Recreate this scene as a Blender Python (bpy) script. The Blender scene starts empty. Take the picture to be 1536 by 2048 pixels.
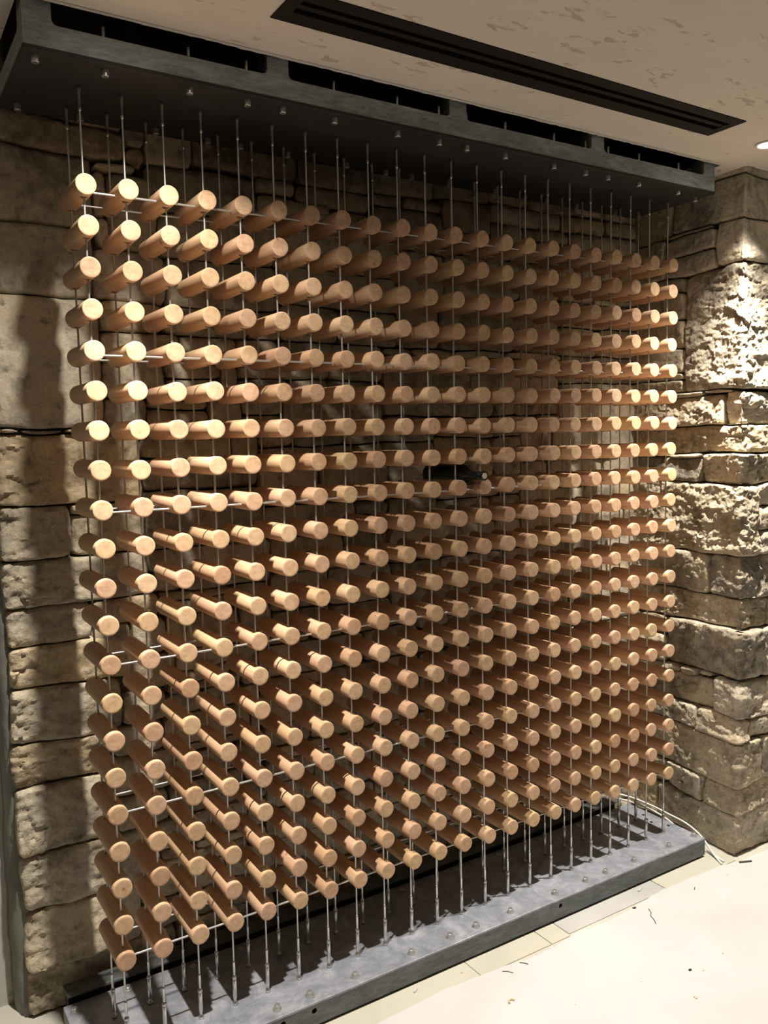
import bpy, bmesh, math, random
from mathutils import Vector, Matrix, noise

random.seed(11)
PI = math.pi
scn = bpy.context.scene
COL = scn.collection

# ------------------------------------------------------------------ camera
F_PX = 1673.6857
cam_d = bpy.data.cameras.new('camera')
cam_d.sensor_fit = 'VERTICAL'
cam_d.sensor_height = 24.0
cam_d.lens = F_PX / 2048 * 24.0
cam_d.clip_start = 0.02
cam = bpy.data.objects.new('camera', cam_d)
COL.objects.link(cam)
CAM = Vector((-0.51891, -2.15823, -0.63532))
RX = Vector((0.84575299, -0.53312480, -0.02190480))
RY = Vector((-0.06508974, -0.06233846, -0.99593034))
RZ = Vector((0.52958965, 0.84373684, -0.08742390))
cam.matrix_world = Matrix(((RX.x, -RY.x, -RZ.x, CAM.x),
                           (RX.y, -RY.y, -RZ.y, CAM.y),
                           (RX.z, -RY.z, -RZ.z, CAM.z),
                           (0, 0, 0, 1)))
scn.camera = cam

# ------------------------------------------------------------------ exposure, world
scn.view_settings.view_transform = 'Standard'
scn.view_settings.look = 'None'
scn.view_settings.gamma = 1.0
scn.view_settings.use_curve_mapping = False
scn.view_settings.exposure = 0.9
world = bpy.data.worlds.new('world')
scn.world = world
world.use_nodes = True
world.node_tree.nodes['Background'].inputs[0].default_value = (1.0, 0.86, 0.70, 1)
world.node_tree.nodes['Background'].inputs[1].default_value = 0.008

# ------------------------------------------------------------------ lamps of the room (recessed downlights, and one added for bounce)
WARM = (1.0, 0.92, 0.82)
Z_CEIL = 0.345
Z_FLOOR = -2.341


def spot(x, y, power, angle, blend, tilt=(0.0, 0.0), radius=0.024, name='downlight_beam'):
    d = bpy.data.lights.new(name, 'SPOT')
    d.energy = power
    d.color = WARM
    d.spot_size = math.radians(angle)
    d.spot_blend = blend
    d.shadow_soft_size = radius
    o = bpy.data.objects.new(name, d)
    COL.objects.link(o)
    o.location = (x, y, Z_CEIL - 0.022)
    o.rotation_euler = (math.radians(tilt[0]), math.radians(tilt[1]), 0)
    return o


# each downlight: a strong narrow core and a weak wide spill, in a row in front of the rack
CORE, SPILL = 190, 21
LAMPS = [(0.085, -0.40), (2.205, -0.355), (4.32, -0.355), (1.3, -2.9)]
for (lx, ly) in LAMPS:
    if ly < -2:
        spot(lx, ly, CORE, 66, 1.0)  # added unseen lamp: its floor bounce brightens ceiling and peg faces
        continue
    spot(lx, ly, CORE * (1.0 if lx < 1 else 1.25), 78, 1.0)
    spot(lx, ly, SPILL * (1.35 if lx < 1 else 1.0), 126 if lx < 1 else 96, 0.4, name='downlight_spill')

# ------------------------------------------------------------------ node helpers


class NT:
    def __init__(self, name):
        self.m = bpy.data.materials.new(name)
        self.m.use_nodes = True
        self.t = self.m.node_tree
        self.b = self.t.nodes['Principled BSDF']

    def n(self, kind, **kw):
        nd = self.t.nodes.new(kind)
        for k, v in kw.items():
            setattr(nd, k, v)
        return nd

    def l(self, a, b):
        self.t.links.new(a, b)

    def val(self, sock, v):
        if hasattr(v, 'is_output') or hasattr(v, 'links'):
            self.l(v, sock)
        else:
            sock.default_value = v

    def noise(self, vec, scale, detail=4, rough=0.55, dist=0.0):
        n = self.n('ShaderNodeTexNoise')
        self.l(vec, n.inputs['Vector'])
        n.inputs['Scale'].default_value = scale
        n.inputs['Detail'].default_value = detail
        n.inputs['Roughness'].default_value = rough
        n.inputs['Distortion'].default_value = dist
        return n.outputs['Fac']

    def ramp(self, fac, stops):
        r = self.n('ShaderNodeValToRGB')
        self.l(fac, r.inputs[0])
        el = r.color_ramp.elements
        while len(el) < len(stops):
            el.new(0.5)
        for e, (p, c) in zip(el, stops):
            e.position = p
            e.color = (*c, 1) if len(c) == 3 else c
        return r.outputs[0]

    def mix(self, fac, a, b, mode='MIX'):
        m = self.n('ShaderNodeMix', data_type='RGBA', blend_type=mode)
        self.val(m.inputs[0], fac)
        self.val(m.inputs[6], a if not isinstance(a, tuple) else (*a, 1)[:4])
        self.val(m.inputs[7], b if not isinstance(b, tuple) else (*b, 1)[:4])
        return m.outputs[2]

    def math(self, op, a, b=0.0):
        m = self.n('ShaderNodeMath', operation=op)
        self.val(m.inputs[0], a)
        self.val(m.inputs[1], b)
        return m.outputs[0]

    def mapping(self, vec, scale=(1, 1, 1), loc=(0, 0, 0)):
        m = self.n('ShaderNodeMapping')
        self.l(vec, m.inputs[0])
        m.inputs['Scale'].default_value = scale
        m.inputs['Location'].default_value = loc
        return m.outputs[0]

    def bump(self, h, strength, dist):
        b = self.n('ShaderNodeBump')
        self.l(h, b.inputs['Height'])
        b.inputs['Strength'].default_value = strength
        b.inputs['Distance'].default_value = dist
        self.l(b.outputs[0], self.b.inputs['Normal'])

    def out(self, color=None, rough=None, metal=None):
        if color is not None:
            self.val(self.b.inputs['Base Color'], color if not isinstance(color, tuple) else (*color, 1)[:4])
        if rough is not None:
            self.val(self.b.inputs['Roughness'], rough)
        if metal is not None:
            self.b.inputs['Metallic'].default_value = metal
        return self.m


def plain(name, col, rough=0.6, metal=0.0, spec=None):
    t = NT(name)
    if spec is not None:
        t.b.inputs['Specular IOR Level'].default_value = spec
    return t.out(col, rough, metal)


def mat_stone():
    t = NT('rough_limestone')
    obj = t.n('ShaderNodeTexCoord').outputs['Object']
    rnd = t.n('ShaderNodeObjectInfo').outputs['Random']
    add = t.n('ShaderNodeVectorMath', operation='ADD')
    t.l(obj, add.inputs[0])
    comb = t.n('ShaderNodeCombineXYZ')
    t.l(t.math('MULTIPLY', rnd, 37.0), comb.inputs[0])
    t.l(t.math('MULTIPLY', rnd, 11.0), comb.inputs[2])
    t.l(comb.outputs[0], add.inputs[1])
    v = add.outputs[0]
    base = t.n('ShaderNodeObjectInfo').outputs['Color']
    n1 = t.noise(v, 5.0, 6, 0.6, 0.6)
    n2 = t.noise(v, 22.0, 6, 0.65)
    n3 = t.noise(v, 90.0, 4, 0.6)
    dark = t.ramp(n1, [(0.36, (0.56, 0.54, 0.5)), (0.5, (0.95, 0.94, 0.92)), (0.66, (1.18, 1.12, 1.0))])
    c = t.mix(1.0, base, dark, 'MULTIPLY')
    c = t.mix(t.ramp(n2, [(0.46, (0, 0, 0)), (0.68, (0.75, 0.75, 0.75))]), c, (0.56, 0.50, 0.39, 1))
    c = t.mix(t.ramp(n2, [(0.3, (0.7, 0.7, 0.7)), (0.44, (0, 0, 0))]), c, (0.14, 0.115, 0.085, 1))
    c = t.mix(0.35, c, t.ramp(n3, [(0.3, (0.16, 0.14, 0.1)), (0.7, (0.6, 0.55, 0.45))]), 'OVERLAY')
    h = t.math('ADD', t.math('MULTIPLY', n2, 1.0), t.math('MULTIPLY', n3, 0.45))
    t.bump(h, 0.6, 0.011)
    t.b.inputs['Specular IOR Level'].default_value = 0.25
    return t.out(c, 0.9)


def mat_mortar():
    t = NT('dark_joint')
    v = t.n('ShaderNodeTexCoord').outputs['Object']
    c = t.ramp(t.noise(v, 30, 4), [(0.3, (0.05, 0.043, 0.033)), (0.7, (0.12, 0.10, 0.08))])
    return t.out(c, 0.95)


def mat_plaster(name, ca, cb, speck):
    t = NT(name)
    v = t.n('ShaderNodeTexCoord').outputs['Object']
    n1 = t.noise(t.mapping(v, (1.0, 2.2, 1.0)), 1.6, 5, 0.6, 0.4)
    c = t.ramp(n1, [(0.3, ca), (0.7, cb)])
    st = t.mapping(v, (1.0, 2.4, 1.0))
    ns = t.noise(st, 13.0, 5, 0.55, 0.5)
    reg = t.noise(v, 2.6, 2, 0.5)
    sp = t.math('ADD', ns, t.math('MULTIPLY', reg, 0.25))
    mk = t.ramp(sp, [(0.765, (0, 0, 0)), (0.80, (0.75, 0.75, 0.75))])
    c = t.mix(mk, c, speck)
    nf = t.noise(st, 17.0, 4, 0.5, 0.6)
    mk2 = t.ramp(nf, [(0.735, (0, 0, 0)), (0.76, (0.6, 0.6, 0.6))])
    c = t.mix(mk2, c, (0.80, 0.75, 0.66, 1))
    h = t.math('ADD', t.math('MULTIPLY', t.noise(t.mapping(v, (1, 3, 1)), 4, 5, 0.5), 1.0), t.math('MULTIPLY', mk, -0.16))
    t.bump(h, 0.35, 0.02)
    t.b.inputs['Specular IOR Level'].default_value = 0.2
    return t.out(c, 0.85)


def mat_wood():
    t = NT('beech_wood')
    at = t.n('ShaderNodeAttribute', attribute_name='pc')
    ra = t.n('ShaderNodeAttribute', attribute_name='rnd')
    rnd = t.math('FRACT', t.math('ADD', t.n('ShaderNodeObjectInfo').outputs['Random'], ra.outputs['Fac']))
    comb = t.n('ShaderNodeCombineXYZ')
    t.l(t.math('MULTIPLY', rnd, 7.3), comb.inputs[0])
    t.l(t.math('MULTIPLY', rnd, 31.0), comb.inputs[1])
    t.l(t.math('MULTIPLY', rnd, 3.1), comb.inputs[2])
    add = t.n('ShaderNodeVectorMath', operation='ADD')
    t.l(at.outputs['Vector'], add.inputs[0])
    t.l(comb.outputs[0], add.inputs[1])
    v = add.outputs[0]
    base = t.ramp(rnd, [(0.0, (0.53, 0.345, 0.205)), (0.25, (0.60, 0.415, 0.262)), (0.5, (0.54, 0.35, 0.232)),
                        (0.72, (0.58, 0.41, 0.235)), (0.88, (0.56, 0.36, 0.24)), (1.0, (0.47, 0.295, 0.175))])
    g = t.noise(t.mapping(v, (60, 5, 60)), 1.0, 4, 0.6, 0.4)
    c = t.mix(1.0, base, t.ramp(g, [(0.3, (0.84, 0.80, 0.76)), (0.6, (1.04, 1.04, 1.04))]), 'MULTIPLY')
    rings = t.noise(t.mapping(v, (26, 2, 70)), 1.0, 2, 0.5, 1.0)
    c = t.mix(0.35, c, t.mix(1.0, c, t.ramp(rings, [(0.4, (0.82, 0.76, 0.70)), (0.52, (1.05, 1.05, 1.05))]), 'MULTIPLY'))
    kn = t.noise(t.mapping(v, (45, 30, 45)), 1.0, 1, 0.4)
    c = t.mix(t.ramp(kn, [(0.775, (0, 0, 0)), (0.81, (0.7, 0.7, 0.7))]), c, (0.25, 0.12, 0.05, 1))
    t.bump(g, 0.12, 0.001)
    t.b.inputs['Specular IOR Level'].default_value = 0.35
    return t.out(c, 0.55)


def mat_steel_dark(name='blackened_steel', k=1.0):
    t = NT(name)
    v = t.n('ShaderNodeTexCoord').outputs['Object']
    n1 = t.noise(t.mapping(v, (1, 1, 3)), 6.0, 6, 0.6, 1.2)
    n2 = t.noise(t.mapping(v, (1, 1, 5)), 28.0, 4, 0.6, 0.6)
    c = t.ramp(n1, [(0.30, (0.075, 0.085, 0.088)), (0.5, (0.115, 0.13, 0.13)), (0.72, (0.21, 0.23, 0.235))])
    c = t.mix(0.3, c, t.ramp(n2, [(0.35, (0.04, 0.045, 0.05)), (0.7, (0.24, 0.26, 0.265))]))
    if k != 1.0:
        c = t.mix(1.0, c, (k, k, k, 1), 'MULTIPLY')
    t.bump(n2, 0.1, 0.002)
    t.b.inputs['Specular IOR Level'].default_value = 0.45
    return t.out(c, t.ramp(n1, [(0.3, (0.42,) * 3), (0.7, (0.6,) * 3)]), 0.35)


def mat_steel_top():
    t = NT('patinated_steel_plate')
    v = t.n('ShaderNodeTexCoord').outputs['Object']
    n1 = t.noise(v, 8.0, 6, 0.6, 1.6)
    n2 = t.noise(v, 40.0, 3, 0.6, 0.8)
    c = t.ramp(n1, [(0.32, (0.20, 0.215, 0.25)), (0.5, (0.29, 0.31, 0.355)), (0.7, (0.43, 0.455, 0.51))])
    c = t.mix(0.2, c, t.ramp(n2, [(0.4, (0.10, 0.11, 0.13)), (0.7, (0.42, 0.44, 0.49))]))
    t.bump(n2, 0.06, 0.002)
    return t.out(c, 0.45, 0.3)


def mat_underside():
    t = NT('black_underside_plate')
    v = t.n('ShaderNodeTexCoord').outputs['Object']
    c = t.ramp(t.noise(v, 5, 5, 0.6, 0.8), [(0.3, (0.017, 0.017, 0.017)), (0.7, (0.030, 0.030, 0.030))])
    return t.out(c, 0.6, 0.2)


def mat_floor(name, ca, cb):
    t = NT(name)
    v = t.n('ShaderNodeTexCoord').outputs['Object']
    n1 = t.noise(v, 3.0, 5, 0.55, 0.6)
    c = t.ramp(n1, [(0.3, ca), (0.7, cb)])
    n2 = t.noise(v, 26.0, 3, 0.5)
    c = t.mix(t.ramp(n2, [(0.70, (0, 0, 0)), (0.78, (0.25, 0.25, 0.25))]), c, (0.45, 0.42, 0.36, 1))
    t.bump(t.noise(v, 9, 4), 0.12, 0.01)
    return t.out(c, 0.75)


def mat_return():
    t = NT('grey_green_render')
    v = t.n('ShaderNodeTexCoord').outputs['Object']
    c = t.ramp(t.noise(v, 5, 6, 0.6, 0.5), [(0.3, (0.13, 0.135, 0.115)), (0.7, (0.24, 0.24, 0.205))])
    t.bump(t.noise(v, 18, 5), 0.4, 0.01)
    return t.out(c, 0.9)


M_STONE = mat_stone()
M_MORTAR = mat_mortar()
M_CEIL = mat_plaster('trowelled_ceiling_plaster', (0.64, 0.595, 0.50), (0.73, 0.68, 0.58), (0.45, 0.39, 0.31, 1))
M_WALL = mat_plaster('grey_wall_plaster', (0.42, 0.40, 0.36), (0.52, 0.50, 0.45), (0.33, 0.31, 0.27, 1))
M_WOOD = mat_wood()
M_STEEL = mat_steel_dark()
M_CHAN = mat_steel_dark('grey_mill_steel', 2.3)
M_TOP = mat_steel_top()
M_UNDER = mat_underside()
M_RETURN = mat_return()
M_ROOM = plain('brown_stone_coloured_wall', (0.20, 0.175, 0.14), 0.9)
M_CABLE = plain('galvanised_wire_rope', (0.50, 0.50, 0.48), 0.38, 0.75)
M_FIT = plain('stainless_fitting', (0.62, 0.62, 0.60), 0.28, 0.9)
M_BOLT = plain('zinc_bolt', (0.55, 0.55, 0.53), 0.35, 0.8)
M_BLACK = plain('matt_black_metal', (0.010, 0.008, 0.007), 0.7, 0.0, 0.25)
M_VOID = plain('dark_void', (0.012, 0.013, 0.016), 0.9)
M_FLOOR = mat_floor('pale_stone_floor', (0.40, 0.385, 0.33), (0.48, 0.465, 0.40))
M_TILE = mat_floor('cream_floor_tile', (0.40, 0.385, 0.315), (0.48, 0.465, 0.385))
M_TILEG = mat_floor('grey_floor_tile', (0.35, 0.345, 0.325), (0.43, 0.425, 0.405))
M_SHEET = mat_floor('off_white_sheet', (0.48, 0.458, 0.45), (0.535, 0.51, 0.50))
M_GLASS = plain('dark_bottle_glass', (0.006, 0.010, 0.008), 0.08)
M_CORK = plain('cork', (0.62, 0.50, 0.36), 0.85)
M_CORD = plain('white_plastic_flex', (0.72, 0.71, 0.69), 0.5)
M_TRIM = plain('white_lamp_trim', (0.75, 0.73, 0.70), 0.4)
M_CRUMB = plain('pale_crumb', (0.50, 0.45, 0.36), 0.9)
M_DARKC = plain('dark_crumb', (0.05, 0.045, 0.04), 0.9)
M_TAN = plain('tan_shaving', (0.55, 0.42, 0.22), 0.8)
_t = NT('lamp_lens')
_t.b.inputs['Emission Color'].default_value = (1.0, 0.93, 0.84, 1)
_t.b.inputs['Emission Strength'].default_value = 12.0
M_LENS = _t.out((0.9, 0.9, 0.9), 0.4)

# ------------------------------------------------------------------ mesh helpers


def new_obj(name, mesh, mat=None, parent=None, loc=None):
    o = bpy.data.objects.new(name, mesh)
    COL.objects.link(o)
    if mat is not None and not mesh.materials:
        mesh.materials.append(mat)
    if parent is not None:
        o.parent = parent
    if loc is not None:
        o.location = loc
    return o


def bm_mesh(bm, name, smooth=False):
    me = bpy.data.meshes.new(name)
    bmesh.ops.recalc_face_normals(bm, faces=bm.faces)
    bm.to_mesh(me)
    bm.free()
    if smooth:
        me.shade_smooth()
    return me


def box(bm, x0, x1, y0, y1, z0, z1, bevel=0.0):
    vs = [bm.verts.new((x, y, z)) for x in (x0, x1) for y in (y0, y1) for z in (z0, z1)]
    idx = [(0, 1, 3, 2), (4, 6, 7, 5), (0, 4, 5, 1), (2, 3, 7, 6), (0, 2, 6, 4), (1, 5, 7, 3)]
    fs = [bm.faces.new([vs[i] for i in f]) for f in idx]
    if bevel:
        es = list({e for f in fs for e in f.edges})
        bmesh.ops.bevel(bm, geom=es, offset=bevel, segments=2, affect='EDGES', profile=0.5)


def lathe(bm, prof, c=(0, 0, 0), axis='Z', seg=16, cap=True):
    """prof: list of (radius, position along the axis)"""
    rings = []
    for r, h in prof:
        ring = []
        for k in range(seg):
            a = 2 * PI * k / seg
            p = {'Z': (r * math.cos(a), r * math.sin(a), h), 'Y': (r * math.cos(a), h, r * math.sin(a)),
                 'X': (h, r * math.cos(a), r * math.sin(a))}[axis]
            ring.append(bm.verts.new((p[0] + c[0], p[1] + c[1], p[2] + c[2])))
        rings.append(ring)
    for a, b in zip(rings[:-1], rings[1:]):
        for k in range(seg):
            bm.faces.new((a[k], a[(k + 1) % seg], b[(k + 1) % seg], b[k]))
    if cap:
        bm.faces.new(rings[0][::-1])
        bm.faces.new(rings[-1])


def tube(bm, pts, r, seg=10):
    rings = []
    n = len(pts)
    up = Vector((0, 0, 1))
    for i, p in enumerate(pts):
        p = Vector(p)
        t = (Vector(pts[min(i + 1, n - 1)]) - Vector(pts[max(i - 1, 0)])).normalized()
        s = t.cross(up)
        if s.length < 1e-3:
            s = Vector((1, 0, 0))
        s.normalize()
        q = s.cross(t)
        rings.append([bm.verts.new(p + (s * math.cos(a) + q * math.sin(a)) * r)
                      for a in [2 * PI * k / seg for k in range(seg)]])
    for a, b in zip(rings[:-1], rings[1:]):
        for k in range(seg):
            bm.faces.new((a[k], a[(k + 1) % seg], b[(k + 1) % seg], b[k]))
    bm.faces.new(rings[0])
    bm.faces.new(rings[-1][::-1])


def thing(name, label, cat, loc=(0, 0, 0), group=None):
    o = bpy.data.objects.new(name, None)
    o.empty_display_size = 0.05
    COL.objects.link(o)
    o.location = loc
    return tag(o, label, cat, group)


def tag(o, label, cat, group=None):
    o['label'] = label
    o['category'] = cat
    if group:
        o['group'] = group
    return o


def structure(o, label=None, cat=None):
    o['kind'] = 'structure'
    if label:
        o['label'] = label
    if cat:
        o['category'] = cat
    return o


# ------------------------------------------------------------------ stones


def facet(p, freq, slope):
    p = p + 0.35 / freq * noise.noise_vector(p * freq * 1.3) + 0.12 / freq * noise.noise_vector(p * freq * 4.1)
    """chipped, planar relief: nearest feature point gives a plane"""
    q = p * freq
    d, pts = noise.voronoi(q)
    a = pts[0]
    h = noise.cell(a * 7.31)
    sx = noise.cell(a * 3.17 + Vector((5, 1, 2)))
    sy = noise.cell(a * 5.77 + Vector((1, 8, 4)))
    sz = noise.cell(a * 4.41 + Vector((3, 2, 9)))
    v = q - a
    return (h - 0.5) * 0.5 + (v.x * (sx - .5) + v.y * (sy - .5) + v.z * (sz - .5)) * slope


def warp(u, v, seed, k=1.0):
    p = Vector((u * 2.6, v * 6.0, seed))
    q = Vector((u * 9.0, v * 9.0, seed + 7.7))
    du = 0.010 * noise.noise(p) + 0.006 * noise.noise(q)
    dv = 0.013 * noise.noise(p + Vector((9.1, 3.3, 1))) + 0.006 * noise.noise(q + Vector((4.1, 8.3, 1)))
    return u + du * k, v + dv * k


def stone_mesh(u0, u1, v0, v1, place, rough, res, seed, depth=0.07, gap=0.0016, edge_rough=False):
    """place(u, v, w): surface parameters -> world; w counts outward from the wall face."""
    u0 += gap; u1 -= gap; v0 += gap; v1 -= gap
    W, H = u1 - u0, v1 - v0
    nu = max(3, int(W / res)); nv = max(3, int(H / res))
    rs = random.Random(seed)
    off = rs.uniform(-0.006, 0.006) * (0.6 + rough)
    tu, tv = rs.uniform(-.012, .012) * (0.4 + rough), rs.uniform(-.02, .02) * (0.4 + rough)
    sv = Vector((rs.uniform(0, 50), rs.uniform(0, 50), rs.uniform(0, 50)))
    er = min(0.011, 0.25 * min(W, H))
    verts, faces = [], []
    def grid(i, nn):
        f = i / nn
        return f
    for j in range(nv + 1):
        for i in range(nu + 1):
            fu, fv = grid(i, nu), grid(j, nv)
            u, v = u0 + W * fu, v0 + H * fv
            du, dv = min(u - u0, u1 - u), min(v - v0, v1 - v)
            # ragged outline and rounded corners
            eu = math.exp(-du / 0.012); ev = math.exp(-dv / 0.012)
            cu = (1 if u > (u0 + u1) / 2 else -1); cv = (1 if v > (v0 + v1) / 2 else -1)
            nz = noise.noise(Vector((u * 30, v * 30, seed % 97))) * 0.5 + 0.3
            uu = u - cu * eu * (0.0035 * nz + 0.007 * math.exp(-dv / 0.012))
            vv = v - cv * ev * (0.0035 * nz + 0.006 * math.exp(-du / 0.012))
            p = Vector((u, v * 1.5, 0)) + sv
            w = off + tu * (fu - .5) + tv * (fv - .5)
            w += (0.003 + 0.009 * rough) * noise.fractal(p * 7, 1.0, 2.1, 4)
            w += 0.0016 * noise.fractal(p * 34, 0.9, 2.0, 3)
            if rough > 0.15:
                w += rough * 0.85 * (0.0046 * facet(p, 8, 1.2) + 0.0024 * facet(p + Vector((3, 3, 3)), 24, 1.5) + 0.0008 * facet(p, 70, 1.5) + 0.0012 * noise.fractal(p * 40, 0.7, 2.0, 4))
            if edge_rough and u < -0.06:
                q = min(1.0, (-0.06 - u) / 0.05)
                w += q * (0.0042 * facet(p, 11, 1.3) + 0.0016 * facet(p, 40, 1.3)) - q * q * 0.005
            d = min(du, dv)
            w -= er * 0.75 * math.exp(-d / (er * 0.45))
            verts.append(place(*warp(uu, vv, 1.7), w))
    def id_(i, j):
        return j * (nu + 1) + i
    for j in range(nv):
        for i in range(nu):
            faces.append((id_(i, j), id_(i + 1, j), id_(i + 1, j + 1), id_(i, j + 1)))
    # skirt going back into the wall
    loop = [(i, 0) for i in range(nu)] + [(nu, j) for j in range(nv)] + \
           [(i, nv) for i in range(nu, 0, -1)] + [(0, j) for j in range(nv, 0, -1)]
    base = len(verts)
    for (i, j) in loop:
        u, v = u0 + W * i / nu, v0 + H * j / nv
        verts.append(place(*warp(u, v, 1.7), -depth))
    m = len(loop)
    for k in range(m):
        a, b = loop[k], loop[(k + 1) % m]
        faces.append((id_(*a), base + k, base + (k + 1) % m, id_(*b)))
    return verts, faces


STONE_TINTS = {'g': (0.43, 0.40, 0.335), 't': (0.50, 0.45, 0.355), 'y': (0.54, 0.465, 0.33), 'k': (0.30, 0.28, 0.24),
               'p': (0.54, 0.505, 0.43), 'b': (0.40, 0.335, 0.245)}


def add_stone(parent, u0, u1, v0, v1, place, rough, res, seed, tint=None, **kw):
    vs, fs = stone_mesh(u0, u1, v0, v1, place, rough, res, seed, **kw)
    me = bpy.data.meshes.new('stone')
    me.from_pydata(vs, [], fs)
    me.shade_smooth()
    me.update()
    try:
        me.set_sharp_from_angle(angle=math.radians(48))
    except Exception:
        pass
    bm = bmesh.new(); bm.from_mesh(me)
    bmesh.ops.recalc_face_normals(bm, faces=bm.faces)
    bm.to_mesh(me); bm.free()
    o = new_obj('stone', me, M_STONE, parent)
    o.color = (*STONE_TINTS.get(tint or random.Random(seed * 7).choice('ggttykpb'), STONE_TINTS['g']), 1)
    return o


YW = 0.40          # face of the back wall
XP, YP = 2.353, -0.172   # outer corner of the stone pillar
ZT = 0.41


def place_back(u, v, w):
    return (u, YW - w, v)


def place_pillar(s, v, w):
    """s = 0 on the corner, negative along the side face (towards the back wall), positive along the front"""
    # side face leans a little outward to the back corner
    r = 0.014
    if s < -r:
        k = (-s) / 0.57
        return (XP + 0.045 * k - w, YP - s, v)
    if s > r:
        return (XP + s, YP - w, v)
    a = (s + r) / (2 * r) * PI / 2
    cx, cy = XP + r, YP + r
    rr = r + w
    return (cx - rr * math.cos(a), cy - rr * math.sin(a), v)


def core(name, boxes, mat):
    bm = bmesh.new()
    for b in boxes:
        box(bm, *b)
    return new_obj(name, bm_mesh(bm, name), mat)


wall_back = structure(core('wall_back', [(-0.165, 2.9, YW + 0.042, YW + 0.125, Z_FLOOR, 0.80)], M_MORTAR),
                      'back wall of dry laid rough limestone blocks behind the wooden pegs', 'wall')

# left part of the back wall, course by course as in the photograph
XL = -0.19
left = [
    # u0, u1, v0, v1, rough
    (XL, -0.09, 0.345, ZT, .5), (-0.09, 0.30, 0.335, ZT, .3), (XL, -0.02, 0.288, 0.345, .4),
    (-0.02, 0.213, 0.288, 0.335, .3),
    (XL, 0.213, 0.198, 0.288, .35),
    (0.213, 0.272, 0.245, 0.335, .1), (0.213, 0.272, 0.190, 0.245, .1),
    (XL, 0.118, -0.010, 0.198, .25),
    (XL, 0.105, -0.210, -0.010, .12),
    (0.118, 0.245, 0.163, 0.190, .2),
    (0.118, 0.155, 0.03, 0.163, .2), (0.118, 0.155, -0.068, 0.03, .2),
    (0.155, 0.30, -0.068, 0.163, .3),
    (0.105, 0.32, -0.21, -0.068, .2),
    (XL, 0.112, -0.588, -0.210, .06),
    (XL, -0.12, -0.603, -0.588, .1), (-0.12, 0.0, -0.603, -0.588, .1), (0.0, 0.112, -0.603, -0.588, .1),
    (0.112, 0.31, -0.305, -0.21, .25), (0.112, 0.36, -0.385, -0.305, .3), (0.112, 0.30, -0.500, -0.385, .45),
    (0.112, 0.24, -0.603, -0.500, .3),
    (XL, 0.224, -0.805, -0.603, .75),
    (XL, 0.002, -0.958, -0.805, .7), (0.002, 0.10, -0.838, -0.805, .2), (0.10, 0.224, -0.830, -0.805, .2),
    (0.002, 0.224, -0.958, -0.834, .6),
    (XL, 0.224, -1.105, -0.958, .7),
    (XL, 0.045, -1.22, -1.105, .5), (0.045, 0.25, -1.185, -1.105, .4), (0.045, 0.16, -1.245, -1.185, .3),
    (XL, 0.16, -1.345, -1.22, .6),
    (0.16, 0.27, -1.29, -1.185, .5), (0.16, 0.30, -1.40, -1.29, .4),
    (XL, 0.12, -1.505, -1.345, .7),
    (0.12, 0.26, -1.505, -1.40, .5),
    (XL, 0.09, -1.64, -1.505, .75), (0.09, 0.25, -1.60, -1.505, .4), (0.09, 0.28, -1.72, -1.60, .3),
    (XL, 0.09, -1.835, -1.64, .75), (0.09, 0.26, -1.835, -1.72, .4),
    (XL, 0.22, -2.006, -1.835, .7),
    (XL, 0.15, -2.188, -2.006, .7), (0.15, 0.30, -2.10, -2.006, .4), (0.15, 0.28, -2.188, -2.10, .4),
    (XL, 0.08, -2.338, -2.188, .8), (0.08, 0.26, -2.338, -2.188, .5),
]
# strip under the ceiling channel
top_strip = [
    (0.272, 0.424, 0.205, 0.335, .1), (0.424, 0.785, 0.215, 0.335, .15), (0.785, 1.06, 0.215, 0.330, .3),
    (0.30, 0.62, 0.335, ZT, .3), (0.62, 1.0, 0.335, ZT, .3),
    (1.06, 1.34, 0.225, 0.335, .3), (1.34, 1.60, 0.24, 0.335, .2), (1.60, 1.80, 0.255, 0.335, .4),
    (1.80, 2.05, 0.250, 0.335, .3), (2.05, 2.228, 0.262, 0.335, .2), (2.228, 2.44, 0.262, 0.335, .3),
    (1.0, 1.5, 0.335, ZT, .3), (1.5, 2.0, 0.335, ZT, .3), (2.0, 2.44, 0.335, ZT, .3),
    (0.272, 0.63, 0.075, 0.205, .35), (0.63, 0.78, 0.165, 0.215, .15), (0.78, 1.06, 0.150, 0.215, .3),
    (0.63, 0.90, 0.075, 0.158, .2), (0.90, 1.06, 0.075, 0.145, .2),
    (1.06, 1.20, 0.185, 0.225, .3), (1.20, 1.377, 0.185, 0.225, .3), (1.06, 1.377, 0.075, 0.185, .2),
    (1.377, 1.60, 0.13, 0.24, .3), (1.377, 1.60, 0.075, 0.13, .2),
    (1.60, 1.98, 0.185, 0.252, .2), (1.98, 2.228, 0.190, 0.255, .2), (2.228, 2.44, 0.20, 0.262, .2),
    (1.60, 1.76, 0.075, 0.185, .3), (1.76, 2.02, 0.130, 0.185, .1), (1.76, 2.02, 0.075, 0.130, .1),
    (2.02, 2.20, 0.075, 0.185, .2), (2.20, 2.44, 0.075, 0.195, .3),
]


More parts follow.
